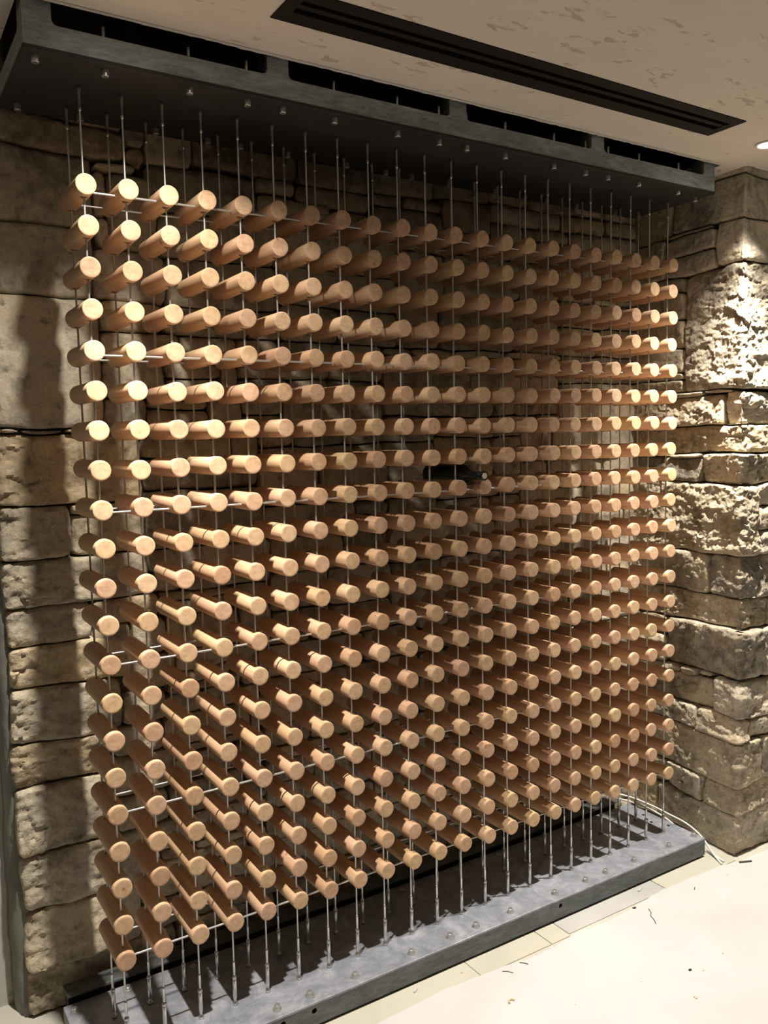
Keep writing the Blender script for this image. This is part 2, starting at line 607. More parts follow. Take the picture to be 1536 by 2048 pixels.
def fill_band(out, x0, x1, z0, z1, rs):
    """courses inside a block, each cut into stones"""
    z = z1
    while z > z0 + 1e-6:
        h = rs.choice([0.05, 0.08, 0.1, 0.12, 0.14, 0.16, 0.03])
        if z - h < z0 + 0.04:
            h = z - z0
        x = x0
        while x < x1 - 1e-6:
            w = rs.uniform(0.10, 0.34) * (1.3 if h > .09 else 1)
            if x + w > x1 - 0.09:
                w = x1 - x
            if h > 0.09 and w < 0.2 and rs.random() < 0.35:
                s = rs.uniform(.35, .65)
                out.append((x, x + w, z - h, z - h * s, rs.uniform(.05, .5)))
                out.append((x, x + w, z - h * s, z, rs.uniform(.05, .5)))
            else:
                out.append((x, x + w, z - h, z, rs.uniform(.05, .55)))
            x += w
        z -= h


stones = []
rs = random.Random(5)
taken = left + top_strip
# the middle: blocks of random size between the hand-set edges
bands = [(-0.068, 0.075, 0.30), (-0.21, -0.068, 0.32), (-0.305, -0.21, .31), (-0.385, -0.305, 0.36), (-0.50, -0.385, 0.30),
         (-0.603, -0.50, 0.24), (-0.958, -0.603, 0.224), (-1.105, -0.958, 0.224), (-1.185, -1.105, 0.25),
         (-1.29, -1.185, 0.27), (-1.40, -1.29, 0.30), (-1.505, -1.40, 0.26), (-1.60, -1.505, 0.25),
         (-1.72, -1.60, 0.28), (-1.835, -1.72, 0.26), (-2.006, -1.835, 0.22), (-2.10, -2.006, 0.30),
         (-2.188, -2.10, 0.28), (-2.338, -2.188, 0.26)]
# group the bands so that courses of the left edge die out and others begin
for (z0, z1, xs) in bands:
    xe = xs + rs.uniform(0.16, 0.42)
    fill_band(stones, xs, xe, z0, z1, rs)
    taken.append((xs, xe, z0, z1, 0))
    bands[bands.index((z0, z1, xs))] = (z0, z1, xe)
big = [(0.075, -0.305), (-0.305, -0.603), (-0.603, -0.958), (-0.958, -1.29), (-1.29, -1.60), (-1.60, -2.006), (-2.006, -2.338)]
for (za, zb) in big:
    subs = [b for b in bands if b[1] <= za + 1e-6 and b[0] >= zb - 1e-6]
    xm = max(b[2] for b in subs)
    for (z0, z1, xe) in subs:
        if xm - xe > 0.03:
            fill_band(stones, xe, xm, z0, z1, rs)
        else:
            xm = xm
            stones.append((xe, max(xm, xe + .001), z0, z1, .2)) if xm - xe > .02 else None
    cuts = [xm] + sorted(xm + (2.44 - xm) * f for f in (rs.uniform(.25, .4), rs.uniform(.6, .75))) + [2.44]
    for a, b in zip(cuts[:-1], cuts[1:]):
        fill_band(stones, a, b, zb, za, rs)

seed = 100
KEY = {(XL, -0.210): 'p', (XL, -0.010): 'g', (XL, 0.198): 'g', (XL, -0.603): 'y', (XL, -0.805): 'g', (XL, -0.958): 'g',
       (XL, -1.105): 'g', (XL, -1.22): 'y', (XL, -1.345): 'g', (XL, -1.505): 'b', (XL, -1.64): 'g', (XL, -1.835): 'g',
       (XL, -2.006): 't', (XL, -2.188): 't', (0.002, -0.834): 't', (XL, 0.288): 'b', (0.112, -0.385): 'g'}
for (u0, u1, v0, v1, r) in left + top_strip + stones:
    seed += 1
    if u1 - u0 < 0.02:
        continue
    tint = KEY.get((u0, v1))
    add_stone(wall_back, u0, u1, v0, v1, place_back, r, 0.0065 if u0 < .2 else 0.0115, seed, tint=tint, edge_rough=(u0 == XL and v1 < -.58))

# pillar on the right: courses with wrapped corner stones.  y on the side face -> s = YP - y
wall_right = structure(core('wall_right', [(XP + 0.075, XP + 0.62, YP + 0.03, YW + 0.3, Z_FLOOR, 0.40)], M_MORTAR),
                       'projecting stone pillar of rock faced limestone blocks right of the rack', 'wall')


def S(y):
    return YP - y


SB = S(YW + 0.03)
FE = 0.60
pil = [
    # s0, s1, z0, z1, rough
    (SB, FE, 0.325, 0.41, .15),
    (SB, S(.19), 0.16, 0.325, .5), (S(.19), FE, 0.166, 0.325, .35),
    (SB, S(.22), 0.003, 0.16, .4), (S(.22), S(-.039), 0.075, 0.150, .35), (S(.22), S(-.02), 0.150, 0.166, .2),
    (S(.22), S(-.039), 0.003, 0.075, .3), (S(-.039), FE, 0.003, 0.166, .55),
    (S(.12), 0.34, -0.479, 0.003, 1.0), (0.34, FE, -.479, .003, 1.0),
    (SB, S(.12), -0.06, 0.003, .3), (SB, S(.24), -0.17, -0.06, .3), (S(.24), S(.12), -0.17, -0.06, .4),
    (SB, S(.12), -0.29, -0.17, .4), (SB, S(.12), -0.395, -0.29, .3),
    (SB, S(.30), -0.425, -0.395, .1), (S(.30), S(.12), -.425, -.395, .1), (SB, S(.12), -0.479, -0.425, .3),
    (SB, S(.20), -.500, -.479, .1), (S(.20), S(.02), -.500, -.479, .1), (S(.02), S(-.12), -.494, -.479, .1),
    (SB, S(-.085), -0.614, -0.497, .9), (S(-.085), 0.30, -0.614, -0.487, 1.0), (0.30, FE, -0.614, -0.479, .9),
    (SB, 0.22, -0.721, -0.614, 1.0), (0.22, FE, -0.721, -0.614, .9),
    (SB, S(.20), -.735, -.721, .1), (S(.20), S(.02), -.742, -.721, .1),
    (SB, S(.02), -0.841, -0.737, .35), (S(.02), 0.25, -0.841, -0.725, 1.0), (0.25, FE, -0.841, -0.721, .8),
    (SB, 0.115, -1.132, -0.841, 1.0), (0.115, FE, -.93, -.841, .8), (0.115, FE, -1.03, -.93, .8), (0.115, FE, -1.132, -1.03, .8),
    (SB, S(-.017), -1.297, -1.132, .7), (S(-.017), 0.35, -1.297, -1.132, 1.0), (.35, FE, -1.297, -1.132, .8),
    (SB, 0.20, -1.421, -1.297, 1.0), (.20, FE, -1.421, -1.297, .9),
    (SB, S(.20), -1.50, -1.421, .3), (SB, S(.20), -1.621, -1.50, .6), (S(.20), .16, -1.621, -1.421, .85), (.16, FE, -1.621, -1.421, .8),
    (SB, S(.121), -1.655, -1.621, .2), (S(.121), S(.03), -1.655, -1.621, .2), (S(.03), S(-.05), -1.640, -1.621, .2),
    (SB, S(-.05), -1.774, -1.650, .8), (S(-.05), .28, -1.774, -1.628, .9), (.28, FE, -1.774, -1.621, .9),
    (SB, S(.03), -1.867, -1.774, .8), (S(.03), .075, -1.867, -1.774, 1.0), (.075, FE, -1.867, -1.774, .9),
    (SB, .155, -2.052, -1.867, .8), (.155, FE, -2.052, -1.867, .8),
    (SB, S(.20), -2.169, -2.052, .8), (S(.20), S(.004), -2.169, -2.052, .8), (S(.004), .30, -2.169, -2.052, .9), (.30, FE, -2.169, -2.052, .8),
    (SB, S(.249), -2.338, -2.169, .7), (S(.249), .35, -2.338, -2.169, .85), (.35, FE, -2.338, -2.169, .8),
]
PK = {(S(.12), 0.003): 'g', (S(-.017), -1.132): 'k', (S(.20), -1.421): 'k', (SB, -0.737): 'k', (SB, -1.421): 'b', (SB, -0.614): 'y',
      (SB, -0.841): 't', (S(-.039), .166): 'p', (SB, -1.297): 't', (.16, -1.421): 'g', (SB, -1.132): 'g', (S(.19), .325): 'g'}
for (s0, s1, z0, z1, r) in pil:
    seed += 1
    add_stone(wall_right, s0, s1, z0, z1, place_pillar, r, 0.0045 if s0 < .1 else .008, seed, tint=PK.get((s0, z1), 'tp'[seed % 2]), depth=0.08, gap=0.0014)

# left end of the stone wall and the plaster wall it returns to
bm = bmesh.new()
nseg = 70
for side in (0,):
    prev = None
    for i in range(nseg + 1):
        z = Z_FLOOR + (0.8 - Z_FLOOR) * i / nseg
        dx = 0.008 * noise.noise(Vector((1.3, 0, z * 5))) + 0.004 * noise.noise(Vector((4.3, 0, z * 21)))
        row = [bm.verts.new((-0.196 + dx * .5, YW + 0.035, z)), bm.verts.new((-0.212 + dx, YW + 0.08, z)),
               bm.verts.new((-0.216 + dx, 0.535, z)), bm.verts.new((-0.10, 0.535, z)), bm.verts.new((-0.10, YW + 0.035, z))]
        if prev:
            for k in range(5):
                bm.faces.new((prev[k], prev[(k + 1) % 5], row[(k + 1) % 5], row[k]))
        else:
            bm.faces.new(row)
        prev = row
    bm.faces.new(prev[::-1])
o = new_obj('wall_end', bm_mesh(bm, 'wall_end', True), M_RETURN, wall_back)
o['label'] = 'grey-green rendered end of the stone wall'
o = core('wall_left', [(-2.7, -0.2, 0.53, 0.60, Z_FLOOR, 0.40), ], M_WALL)
structure(o, 'light grey plaster wall beside the left end of the stonework', 'wall')
o = core('wall_outer', [(-2.8, -2.7, -4.3, 0.60, Z_FLOOR, 0.40)], M_ROOM)
structure(o, 'plain brown wall at the far left of the room', 'wall')
o = core('wall_front', [(-2.8, 4.7, -4.4, -4.3, Z_FLOOR, 0.40)], M_ROOM)
structure(o, 'plain brown wall behind the photographer', 'wall')
o = core('wall_side', [(4.6, 4.7, -4.3, 0.6, Z_FLOOR, 0.40), (XP + .62, 4.6, 0.5, 0.6, Z_FLOOR, 0.40)], M_ROOM)
structure(o, 'plain brown wall beyond the stone pillar', 'wall')

# ------------------------------------------------------------------ floor
floor = structure(core('floor', [(-2.8, 4.7, -4.4, 0.6, Z_FLOOR - 0.08, Z_FLOOR)], M_FLOOR),
                  'pale stone floor showing as a strip in front of the steel base', 'floor')
xs = [-2.6, -2.0, -1.4, -0.8, -0.19, 0.44, 1.050, 1.352, 1.440, 1.943, 2.62, 3.3, 3.98, 4.6]
for a, b in zip(xs[:-1], xs[1:]):
    bm = bmesh.new()
    box(bm, a + .002, b - .002, -0.168 if a == 1.440 else -0.178, 0.33, Z_FLOOR, Z_FLOOR + 0.003, 0.0008)
    if b > XP and a < XP + .62:
        bm.free()
        bm = bmesh.new()
        box(bm, a + .002, XP - .012 if a < XP else b - .002, -0.178, -0.178 + (.36 if a < XP else .003), Z_FLOOR, Z_FLOOR + 0.003, 0.0008)
    t = new_obj('tile', bm_mesh(bm, 'tile'), M_TILEG if a == 1.440 else M_TILE, floor)
    if a == 1.440:
        t['label'] = 'grey floor tile between the cream ones'

# off-white covering with a ragged edge
edge = [(-2.69, -0.20), (-1.6, -0.19), (-0.6, -0.20), (0.0, -0.19), (0.40, -0.185), (0.66, -0.18), (0.916, -0.168),
        (1.122, -0.183), (1.226, -0.197), (1.344, -0.200), (1.439, -0.181), (1.60, -0.192), (1.738, -0.189), (1.85, -0.170),
        (1.933, -0.166), (2.10, -0.170), (2.249, -0.178), (2.33, -0.196), (2.56, -0.205), (3.0, -0.21), (4.59, -0.20)]
fine = []
for (xa, ya), (xb, yb) in zip(edge[:-1], edge[1:]):
    n = max(1, int((xb - xa) / 0.02))
    for k in range(n):
        f = k / n
        x = xa + (xb - xa) * f
        fine.append((x, ya + (yb - ya) * f + 0.004 * noise.noise(Vector((x * 18, 0, 3))) + 0.003 * noise.noise(Vector((x * 60, 0, 3)))))
fine.append(edge[-1])
bm = bmesh.new()
zt = Z_FLOOR + 0.008
prev = None
for (x, y) in fine:
    a = bm.verts.new((x, y, Z_FLOOR + .0005)); b = bm.verts.new((x, y - 0.002, zt)); c = bm.verts.new((x, -4.29, zt)); d = bm.verts.new((x, -4.29, Z_FLOOR + .0005))
    row = [a, b, c, d]
    if prev:
        for k in range(4):
            bm.faces.new((prev[k], prev[(k + 1) % 4], row[(k + 1) % 4], row[k]))
    else:
        bm.faces.new(row)
    prev = row
bm.faces.new(prev[::-1])
sheet = new_obj('floor_covering', bm_mesh(bm, 'floor_covering'), M_SHEET)
tag(sheet, 'off-white floor covering with a ragged edge in front of the steel base', 'floor covering')

# ------------------------------------------------------------------ ceiling (with the slot over the rack and the hole for the vent)
VX0, VX1, VY0, VY1 = 0.362, 1.943, -0.449, -0.311
CY = -0.127
bm = bmesh.new()
zc0, zc1 = Z_CEIL, Z_CEIL + 0.03
box(bm, -2.8, 4.7, -4.4, VY0, zc0, zc1)
box(bm, -2.8, VX0, VY0, VY1, zc0, zc1)
box(bm, VX1, 4.7, VY0, VY1, zc0, zc1)
box(bm, -2.8, 2.262, VY1, CY - 0.012, zc0, zc1)
# rough plaster edge beside the channel
prev = None
n = 190
for i in range(n + 1):
    x = -0.16 + (2.262 + 0.16) * i / n
    y = CY + 0.004 * noise.noise(Vector((x * 9, 1, 1))) + 0.004 * noise.noise(Vector((x * 45, 1, 5)))
    row = [bm.verts.new((x, CY - 0.014, zc0)), bm.verts.new((x, y, zc0 + .0)), bm.verts.new((x, y + .002, zc1)), bm.verts.new((x, CY - 0.014, zc1))]
    if prev:
        for k in range(4):
            bm.faces.new((prev[k], prev[(k + 1) % 4], row[(k + 1) % 4], row[k]))
    else:
        bm.faces.new(row)
    prev = row
bm.faces.new(prev[::-1])
box(bm, 2.262, 4.7, VY1, 0.6, zc0, zc1)
box(bm, -2.8, -0.158, CY - 0.012, 0.6, zc0, zc1)
ceiling = structure(new_obj('ceiling', bm_mesh(bm, 'ceiling'), M_CEIL), 'beige trowelled plaster ceiling with darker flecks', 'ceiling')
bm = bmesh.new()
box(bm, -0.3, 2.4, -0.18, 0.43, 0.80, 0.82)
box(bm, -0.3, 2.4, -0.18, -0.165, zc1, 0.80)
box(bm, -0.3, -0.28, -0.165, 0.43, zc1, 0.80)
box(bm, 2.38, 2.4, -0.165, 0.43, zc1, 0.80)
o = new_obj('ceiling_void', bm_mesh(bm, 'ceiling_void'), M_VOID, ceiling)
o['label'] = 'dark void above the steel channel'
for sx in (0.16, 0.75, 1.19, 1.68, 1.98):
    bm = bmesh.new()
    box(bm, -0.17, 0.17, -0.012, 0.012, -0.004, 0.004)
    o = new_obj('metal_strut', bm_mesh(bm, 'metal_strut'), M_STEEL, ceiling, (sx, 0.12, 0.46))
    o.rotation_euler = (0, math.radians(-30), math.radians(28))

# vent: long black linear grille let into the ceiling
vent = thing('air_vent', 'long black twin-slot air vent let into the beige ceiling', 'air vent', ((VX0 + VX1) / 2, (VY0 + VY1) / 2, Z_CEIL))
vx, vy = (VX1 - VX0) / 2, (VY1 - VY0) / 2


def part_box(name, b, mat, parent, bevel=0.0, label=None):
    bm = bmesh.new()
    for q in (b if isinstance(b[0], tuple) else [b]):
        box(bm, *q, bevel=bevel)
    o = new_obj(name, bm_mesh(bm, name), mat, parent)
    if label:
        o['label'] = label
    return o


part_box('frame', [(-vx - .002, vx + .002, -vy - .002, -vy + 0.036, -0.003, 0.008), (-vx - .002, vx + .002, vy - 0.046, vy + .002, -0.003, 0.008),
                   (-vx - .002, -vx + 0.032, -vy + .036, vy - .046, -0.003, 0.008), (vx - 0.032, vx + .002, -vy + .036, vy - .046, -0.003, 0.008)], M_BLACK, vent)
part_box('slat', (-vx + .032, vx - .032, -vy + 0.056, -vy + 0.074, -0.001, 0.012), M_BLACK, vent)
part_box('slot_box', [(-vx, vx, -vy + .002, vy - .002, 0.09, 0.095), (-vx, vx, -vy, -vy + .003, .008, .09), (-vx, vx, vy - .003, vy, .008, .09),
                      (-vx, -vx + .003, -vy, vy, .008, .09), (vx - .003, vx, -vy, vy, .008, .09)], M_VOID, vent)

# recessed lamps; the last is added out of view
places = ['at the right edge beside the stone pillar', 'above the left end of the peg rack', 'in the row beyond the pillar', 'added unseen behind the camera for bounce light']
order = [LAMPS[1], LAMPS[0]] + LAMPS[2:]
for L, w in zip(order, places):
    t = thing('downlight', 'small round recessed ceiling downlight ' + w, 'downlight', (L[0], L[1], Z_CEIL))
    bm = bmesh.new()
    lathe(bm, [(0.030, 0.001), (0.040, 0.0005), (0.044, -0.002), (0.043, -0.005), (0.036, -0.006), (0.031, -0.003), (0.030, 0.001)], seg=40, cap=False)
    new_obj('trim_ring', bm_mesh(bm, 'trim_ring', True), M_TRIM, t)
    bm = bmesh.new()
    lathe(bm, [(0.030, -0.001), (0.030, -0.003), (0.020, -0.0045)], seg=32)
    new_obj('lens', bm_mesh(bm, 'lens', True), M_LENS, t)

# ------------------------------------------------------------------ steel channel under the ceiling
BX0, BX1, BY0, BY1, BZ = -0.149, 2.236, -0.120, 0.266, 0.245
beam = thing('steel_channel', 'dark blackened steel channel bolted along the ceiling above the pegs', 'steel beam', (0, 0, BZ))


def notched_plate(a0, a1, posts, z0, zn, z1, th, fn):
    """plate with its upper part cut away between posts; fn(a, t, z) -> xyz.  Rounded notch corners."""
    outline = [(a0, z0), (a1, z0), (a1, z1)]
    r = 0.012
    ps = sorted(posts, reverse=True)
    for i, (pa, pb) in enumerate(ps):
        if i > 0:
            # rising edge of this post on its right side
            outline += [(pb + r, zn), (pb + r * .3, zn + r * .3), (pb, zn + r), (pb, z1)]
        outline += [(pa, z1)]
        if i < len(ps) - 1:
            outline += [(pa, zn + r), (pa - r * .3, zn + r * .3), (pa - r, zn)]
    bm = bmesh.new()
    f = [bm.verts.new(fn(a, 0, z)) for a, z in outline]
    b = [bm.verts.new(fn(a, th, z)) for a, z in outline]
    bm.faces.new(f); bm.faces.new(b[::-1])
    for i in range(len(f)):
        j = (i + 1) % len(f)
        bm.faces.new((f[i], b[i], b[j], f[j]))
    bm.normal_update()
    bmesh.ops.triangulate(bm, faces=[q for q in bm.faces if len(q.verts) > 4])
    return bm_mesh(bm, 'plate')


posts = [(BX0, -0.087), (0.437, 0.497), (1.018, 1.080), (1.600, 1.658), (2.176, BX1)]
TOPZ = Z_CEIL - BZ + 0.012
me = notched_plate(BX0, BX1, posts, 0.004, 0.055, TOPZ, 0.008, lambda a, t, z: (a, BY0 + t, z))
new_obj('front_plate', me, M_CHAN, beam)
me = notched_plate(BX0, BX1, posts, 0.004, 0.055, TOPZ, 0.008, lambda a, t, z: (a, BY1 - t, z))
new_obj('back_plate', me, M_CHAN, beam)
for xe, sg in ((BX0, 1), (BX1, -1)):
    me = notched_plate(BY0 + .008, BY1 - .008, [(BY0 + .008, BY0 + 0.06), (BY1 - 0.06, BY1 - .008)], 0.004, 0.055, TOPZ, 0.008, lambda a, t, z: (xe + sg * t, a, z))
    new_obj('end_plate', me, M_CHAN, beam)
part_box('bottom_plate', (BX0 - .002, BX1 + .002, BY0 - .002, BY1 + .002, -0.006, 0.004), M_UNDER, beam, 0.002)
for (a, b) in posts:
    part_box('hanger', (a + .002 if a < 2 else a, b - .002, BY0 + .009, BY0 + .06, 0.004, TOPZ + 0.3 if 0 < a < 2 else TOPZ), M_CHAN, beam)


def bolt_mesh(shaft_down, head_up=False):
    """socket head with a washer; origin on the plate face, head along -z"""
    bm = bmesh.new()
    lathe(bm, [(0.0085, 0), (0.0085, -0.0145), (0.0075, -0.0155), (0.0045, -0.0155), (0.0045, -0.010)], seg=18)
    if shaft_down:
        lathe(bm, [(0.0045, 0.0), (0.0045, 0.094), (0.0035, 0.097)], seg=10)
        lathe(bm, [(0.009, 0.030), (0.009, 0.062)], seg=6)
    return bm_mesh(bm, 'bolt')


hx = [-0.12, 0.034, 0.239, 0.392, 0.492, 0.647, 0.853, 1.0, 1.102, 1.254, 1.459, 1.602, 1.708, 1.861, 2.07]
bme = bolt_mesh(True)
bme.materials.append(M_BOLT)
for x in hx:
    new_obj('bolt', bme, None, beam, (x, -0.090, -0.006))
for x in [-0.11, 0.045, 0.248, 0.40, 0.502, 0.655, 0.861, 1.008, 1.11, 1.262, 1.469, 1.61, 1.716, 1.869, 2.08, 2.215]:
    new_obj('bolt', bme, None, beam, (x, 0.218, -0.006))
new_obj('bolt', bme, None, beam, (2.205, -0.06, -0.006))

# ------------------------------------------------------------------ steel base on the floor
base = thing('steel_plinth', 'low dark steel plinth on the floor anchoring the wire ropes', 'steel plinth', (0, 0, Z_FLOOR))
ZB = -2.26
hb = ZB - Z_FLOOR
X0, X1, Y0, Y1 = -0.113, 2.264, -0.093, 0.300
part_box('top_plate', (X0, X1, Y0, Y1, hb - 0.008, hb), M_TOP, base, 0.0015)
# front lip with two round holes


def lip2(holes):
    bm = bmesh.new()
    z0, z1 = 0.012, hb - 0.008
    xs = [X0]
    for h, zz in holes:
        xs += [h - 0.018, h + 0.018]
    xs.append(X1)
    for i in range(0, len(xs), 2):
        box(bm, xs[i], xs[i + 1], Y0, Y0 + 0.008, z0, z1)
    for h, zc in holes:
        n = 32
        q = []
        for k in range(n):
            a = 2 * PI * k / n
            c, s = math.cos(a), math.sin(a)
            m = max(abs(c), abs(s))
            pz = s / m
            pz = (z1 - zc) * pz if pz > 0 else (zc - z0) * pz
            q.append((h + 0.018 * c / m, zc + pz, h + 0.0085 * c, zc + 0.0085 * s))
        rings = []
        for yy in (Y0, Y0 + .008):
            rings.append([bm.verts.new((a[0], yy, a[1])) for a in q])
            rings.append([bm.verts.new((a[2], yy, a[3])) for a in q])
        for A, B in ((0, 1), (2, 3), (1, 3)):
            for k in range(n):
                j = (k + 1) % n
                bm.faces.new((rings[A][k], rings[A][j], rings[B][j], rings[B][k]))
    return bm_mesh(bm, 'front_lip')


new_obj('front_lip', lip2([(0.300, 0.056), (0.402, 0.056), (0.502, 0.056), (1.475, 0.056)]), M_STEEL, base)
part_box('end_lip', (X1 - .008, X1, Y0 + .008, Y1, 0.012, hb - .008), M_STEEL, base)
part_box('end_lip', (X0, X0 + .008, Y0 + .008, Y1, 0.012, hb - .008), M_STEEL, base)
part_box('back_lip', (X0 + .008, X1 - .008, Y1 - .008, Y1, 0.012, hb - .008), M_STEEL, base)
for fx in (0.0, 0.55, 1.1, 1.65, 2.15):
    part_box('foot', (fx, fx + 0.06, 0.0, 0.2, 0.0025, hb - 0.008), M_BLACK, base)
bm = bmesh.new()
lathe(bm, [(0.0135, 0), (0.0135, 0.002), (0.0085, 0.002), (0.0085, 0.0135), (0.0075, 0.0145), (0.0045, 0.0145), (0.0045, 0.009)], seg=18)
b2 = bm_mesh(bm, 'bolt'); b2.materials.append(M_BOLT)
for x in [0.034, 0.239, 0.401, 0.506, 0.661, 0.867, 1.019, 1.126, 1.275, 1.481, 1.633, 1.737, 1.891, 2.090, 2.241]:
    new_obj('bolt', b2, None, base, (x, -0.057, hb))
new_obj('bolt', b2, None, base, (-0.090, 0.258, hb))
bm = bmesh.new()
lathe(bm, [(0.011, 0), (0.011, 0.002), (0.007, 0.0035), (0.003, 0.0015)], seg=16)
b3 = bm_mesh(bm, 'screw'); b3.materials.append(M_BOLT)
for x in [0.066, 0.268, 0.427, 0.69, 0.87, 1.048, 1.3, 1.5, 1.72, 1.93, 2.128]:
    new_obj('screw', b3, None, base, (x, 0.272, hb))
bm = bmesh.new()
lathe(bm, [(0.0065, 0.0004), (0.0065, 0.0012), (0.002, 0.0012)], seg=16)
b4 = bm_mesh(bm, 'hole_shade'); b4.materials.append(M_BLACK)  # black discs painted in for the darkness of open holes in the plate
for (x, y) in [(2.225, 0.185), (2.232, 0.06), (2.20, 0.122), (2.205, 0.15)]:
    new_obj('hole_shade', b4, None, base, (x, y, hb))

# bar against the wall behind the base
bar = thing('steel_bar', 'dark steel bar lying along the foot of the stone wall behind the plinth', 'steel bar', (-0.10, 0.33, Z_FLOOR))
part_box('bar_body', (0, 2.29, -0.026, 0.040, 0.097, 0.104), M_STEEL, bar, 0.001)
part_box('bar_shadow_gap', (0.004, 2.286, -0.020, 0.03, 0.003, 0.097), M_BLACK, bar)  # recessed strip coloured black for the shadow gap under the bar

# ------------------------------------------------------------------ the rack: wire ropes and wooden pegs
DX, DZ, NX, NZ = 0.10297, 0.1, 22, 21
PR, PL = 0.0257, 0.200
YF, YB = 0.030, 0.172
rack = thing('wine_rack', 'wall-wide wine rack of round wooden pegs threaded on taut steel wire ropes', 'wine rack', (0, 0, ZB))
rz = -ZB


def rope_mesh(length, r, axis, pitch=0.035, step=0.006, seg=18):
    n = int(length / step)
    vs, fs = [], []
    for i in range(n + 1):
        h = length * i / n
        tw = 2 * PI * h / pitch
        for k in range(seg):
            a = 2 * PI * k / seg
            rr = r * (0.86 + 0.16 * abs(math.cos(3 * (a - tw / 1.0))))
            c, s = rr * math.cos(a), rr * math.sin(a)
            vs.append((c, s, -h) if axis == 'Z' else (h, c, s))
    for i in range(n):
        for k in range(seg):
            a, b = i * seg + k, i * seg + (k + 1) % seg
            fs.append((a, b, b + seg, a + seg))
    me = bpy.data.meshes.new('rope')
    me.from_pydata(vs, [], fs)
    me.shade_smooth()
    return me


ZTOP = BZ - 0.004
CZB = -2.130
vrope = rope_mesh(ZTOP - 0.03 - CZB, 0.0027, 'Z')
vrope.materials.append(M_CABLE)
bm = bmesh.new()
lathe(bm, [(0.0052, 0.003), (0.0052, -0.006), (0.0036, -0.010), (0.0036, -0.046), (0.0042, -0.048), (0.0042, -0.052), (0.0028, -0.056)], seg=12)
swage = bm_mesh(bm, 'swage', True); swage.materials.append(M_FIT)
bm = bmesh.new()
lathe(bm, [(0.0030, CZB - ZB + .004), (0.0040, CZB - ZB - .002), (0.0040, 0.100), (0.0034, 0.096), (0.0034, 0.088), (0.0058, 0.086),
           (0.0058, 0.022), (0.0044, 0.018), (0.0044, 0.010), (0.0075, 0.008), (0.0075, 0.001)], seg=14)
lathe(bm, [(0.0068, 0.079), (0.0068, 0.086)], seg=6)
turnb = bm_mesh(bm, 'turnbuckle', True); turnb.materials.append(M_FIT)
for y in (YF, YB):
    for i in range(NX):
        c = new_obj('wire_rope', vrope, None, rack, (i * DX, y, rz + ZTOP - 0.03))
        new_obj('swage', swage, None, c, (0, 0, 0.024))
        new_obj('turnbuckle', turnb, None, c, (0, 0, -(rz + ZTOP - 0.03)))
hrope = rope_mesh(DX * (NX - 1) + 0.02, 0.0029, 'X')
hrope.materials.append(M_CABLE)
for y in (YF + 0.007, YB - 0.007):
    for j in range(0, NZ, 4):
        new_obj('cross_rope', hrope, None, rack, (-0.01, y, rz - j * DZ - 0.010))

# one peg, bored for the ropes
bm = bmesh.new()
ch = 0.0022
lathe(bm, [(0.0001, 0), (PR - 0.006, 0), (PR - ch, 0.0), (PR - ch * .3, ch * .35), (PR, ch * 1.2), (PR, PL * .5), (PR, PL - ch * 1.2), (PR - ch * .3, PL - ch * .35), (PR - ch, PL), (0.0001, PL)], axis='Y', seg=48)
pm = bm_mesh(bm, 'peg_blank')
blank = new_obj('peg_blank', pm, M_WOOD)
cutters = []
for y in (YF, YB):
    for (r, z0, z1) in ((0.0034, -0.06, 0.06), (0.0095, -0.06, -PR + 0.010)):
        bm = bmesh.new()
        lathe(bm, [(r, z0), (r, z1)], (0, y, 0), seg=20)
        c = new_obj('cutter', bm_mesh(bm, 'cutter'))
        cutters.append(c)
        md = blank.modifiers.new('b', 'BOOLEAN')
        md.operation = 'DIFFERENCE'
        md.object = c
        md.solver = 'EXACT'
bpy.context.view_layer.update()
dg = bpy.context.evaluated_depsgraph_get()
peg_me = bpy.data.meshes.new_from_object(blank.evaluated_get(dg))
peg_me.name = 'peg'
for c in cutters + [blank]:
    bpy.data.objects.remove(c)
peg_me.shade_smooth()
peg_me.set_sharp_from_angle(angle=math.radians(34))
at = peg_me.attributes.new('pc', 'FLOAT_VECTOR', 'POINT')
for i, v in enumerate(peg_me.vertices):
    at.data[i].vector = v.co
if not peg_me.materials:
    peg_me.materials.append(M_WOOD)

cells = [(i, j) for i in range(NX) for j in range(NZ)]
cells.sort(key=lambda c: (Vector((c[0] * DX, 0, -c[1] * DZ)) - CAM).length)
jit = random.Random(3)


def peg_matrix(i, j):
    ax = jit.gauss(0, 0.004); az = jit.gauss(0, 0.004); roll = jit.gauss(0, .03)
    loc = Vector((i * DX + jit.gauss(0, .0006), jit.gauss(0, .0012), -j * DZ + jit.gauss(0, .0010)))
    if j == 0:
        ax += jit.gauss(0, .004)
    return loc, (ax, roll, az)


for n_, (i, j) in enumerate(cells[:300]):
    loc, rot = peg_matrix(i, j)
    o = new_obj('peg', peg_me, None, rack, (loc.x, loc.y, loc.z + rz))
    o.rotation_euler = rot
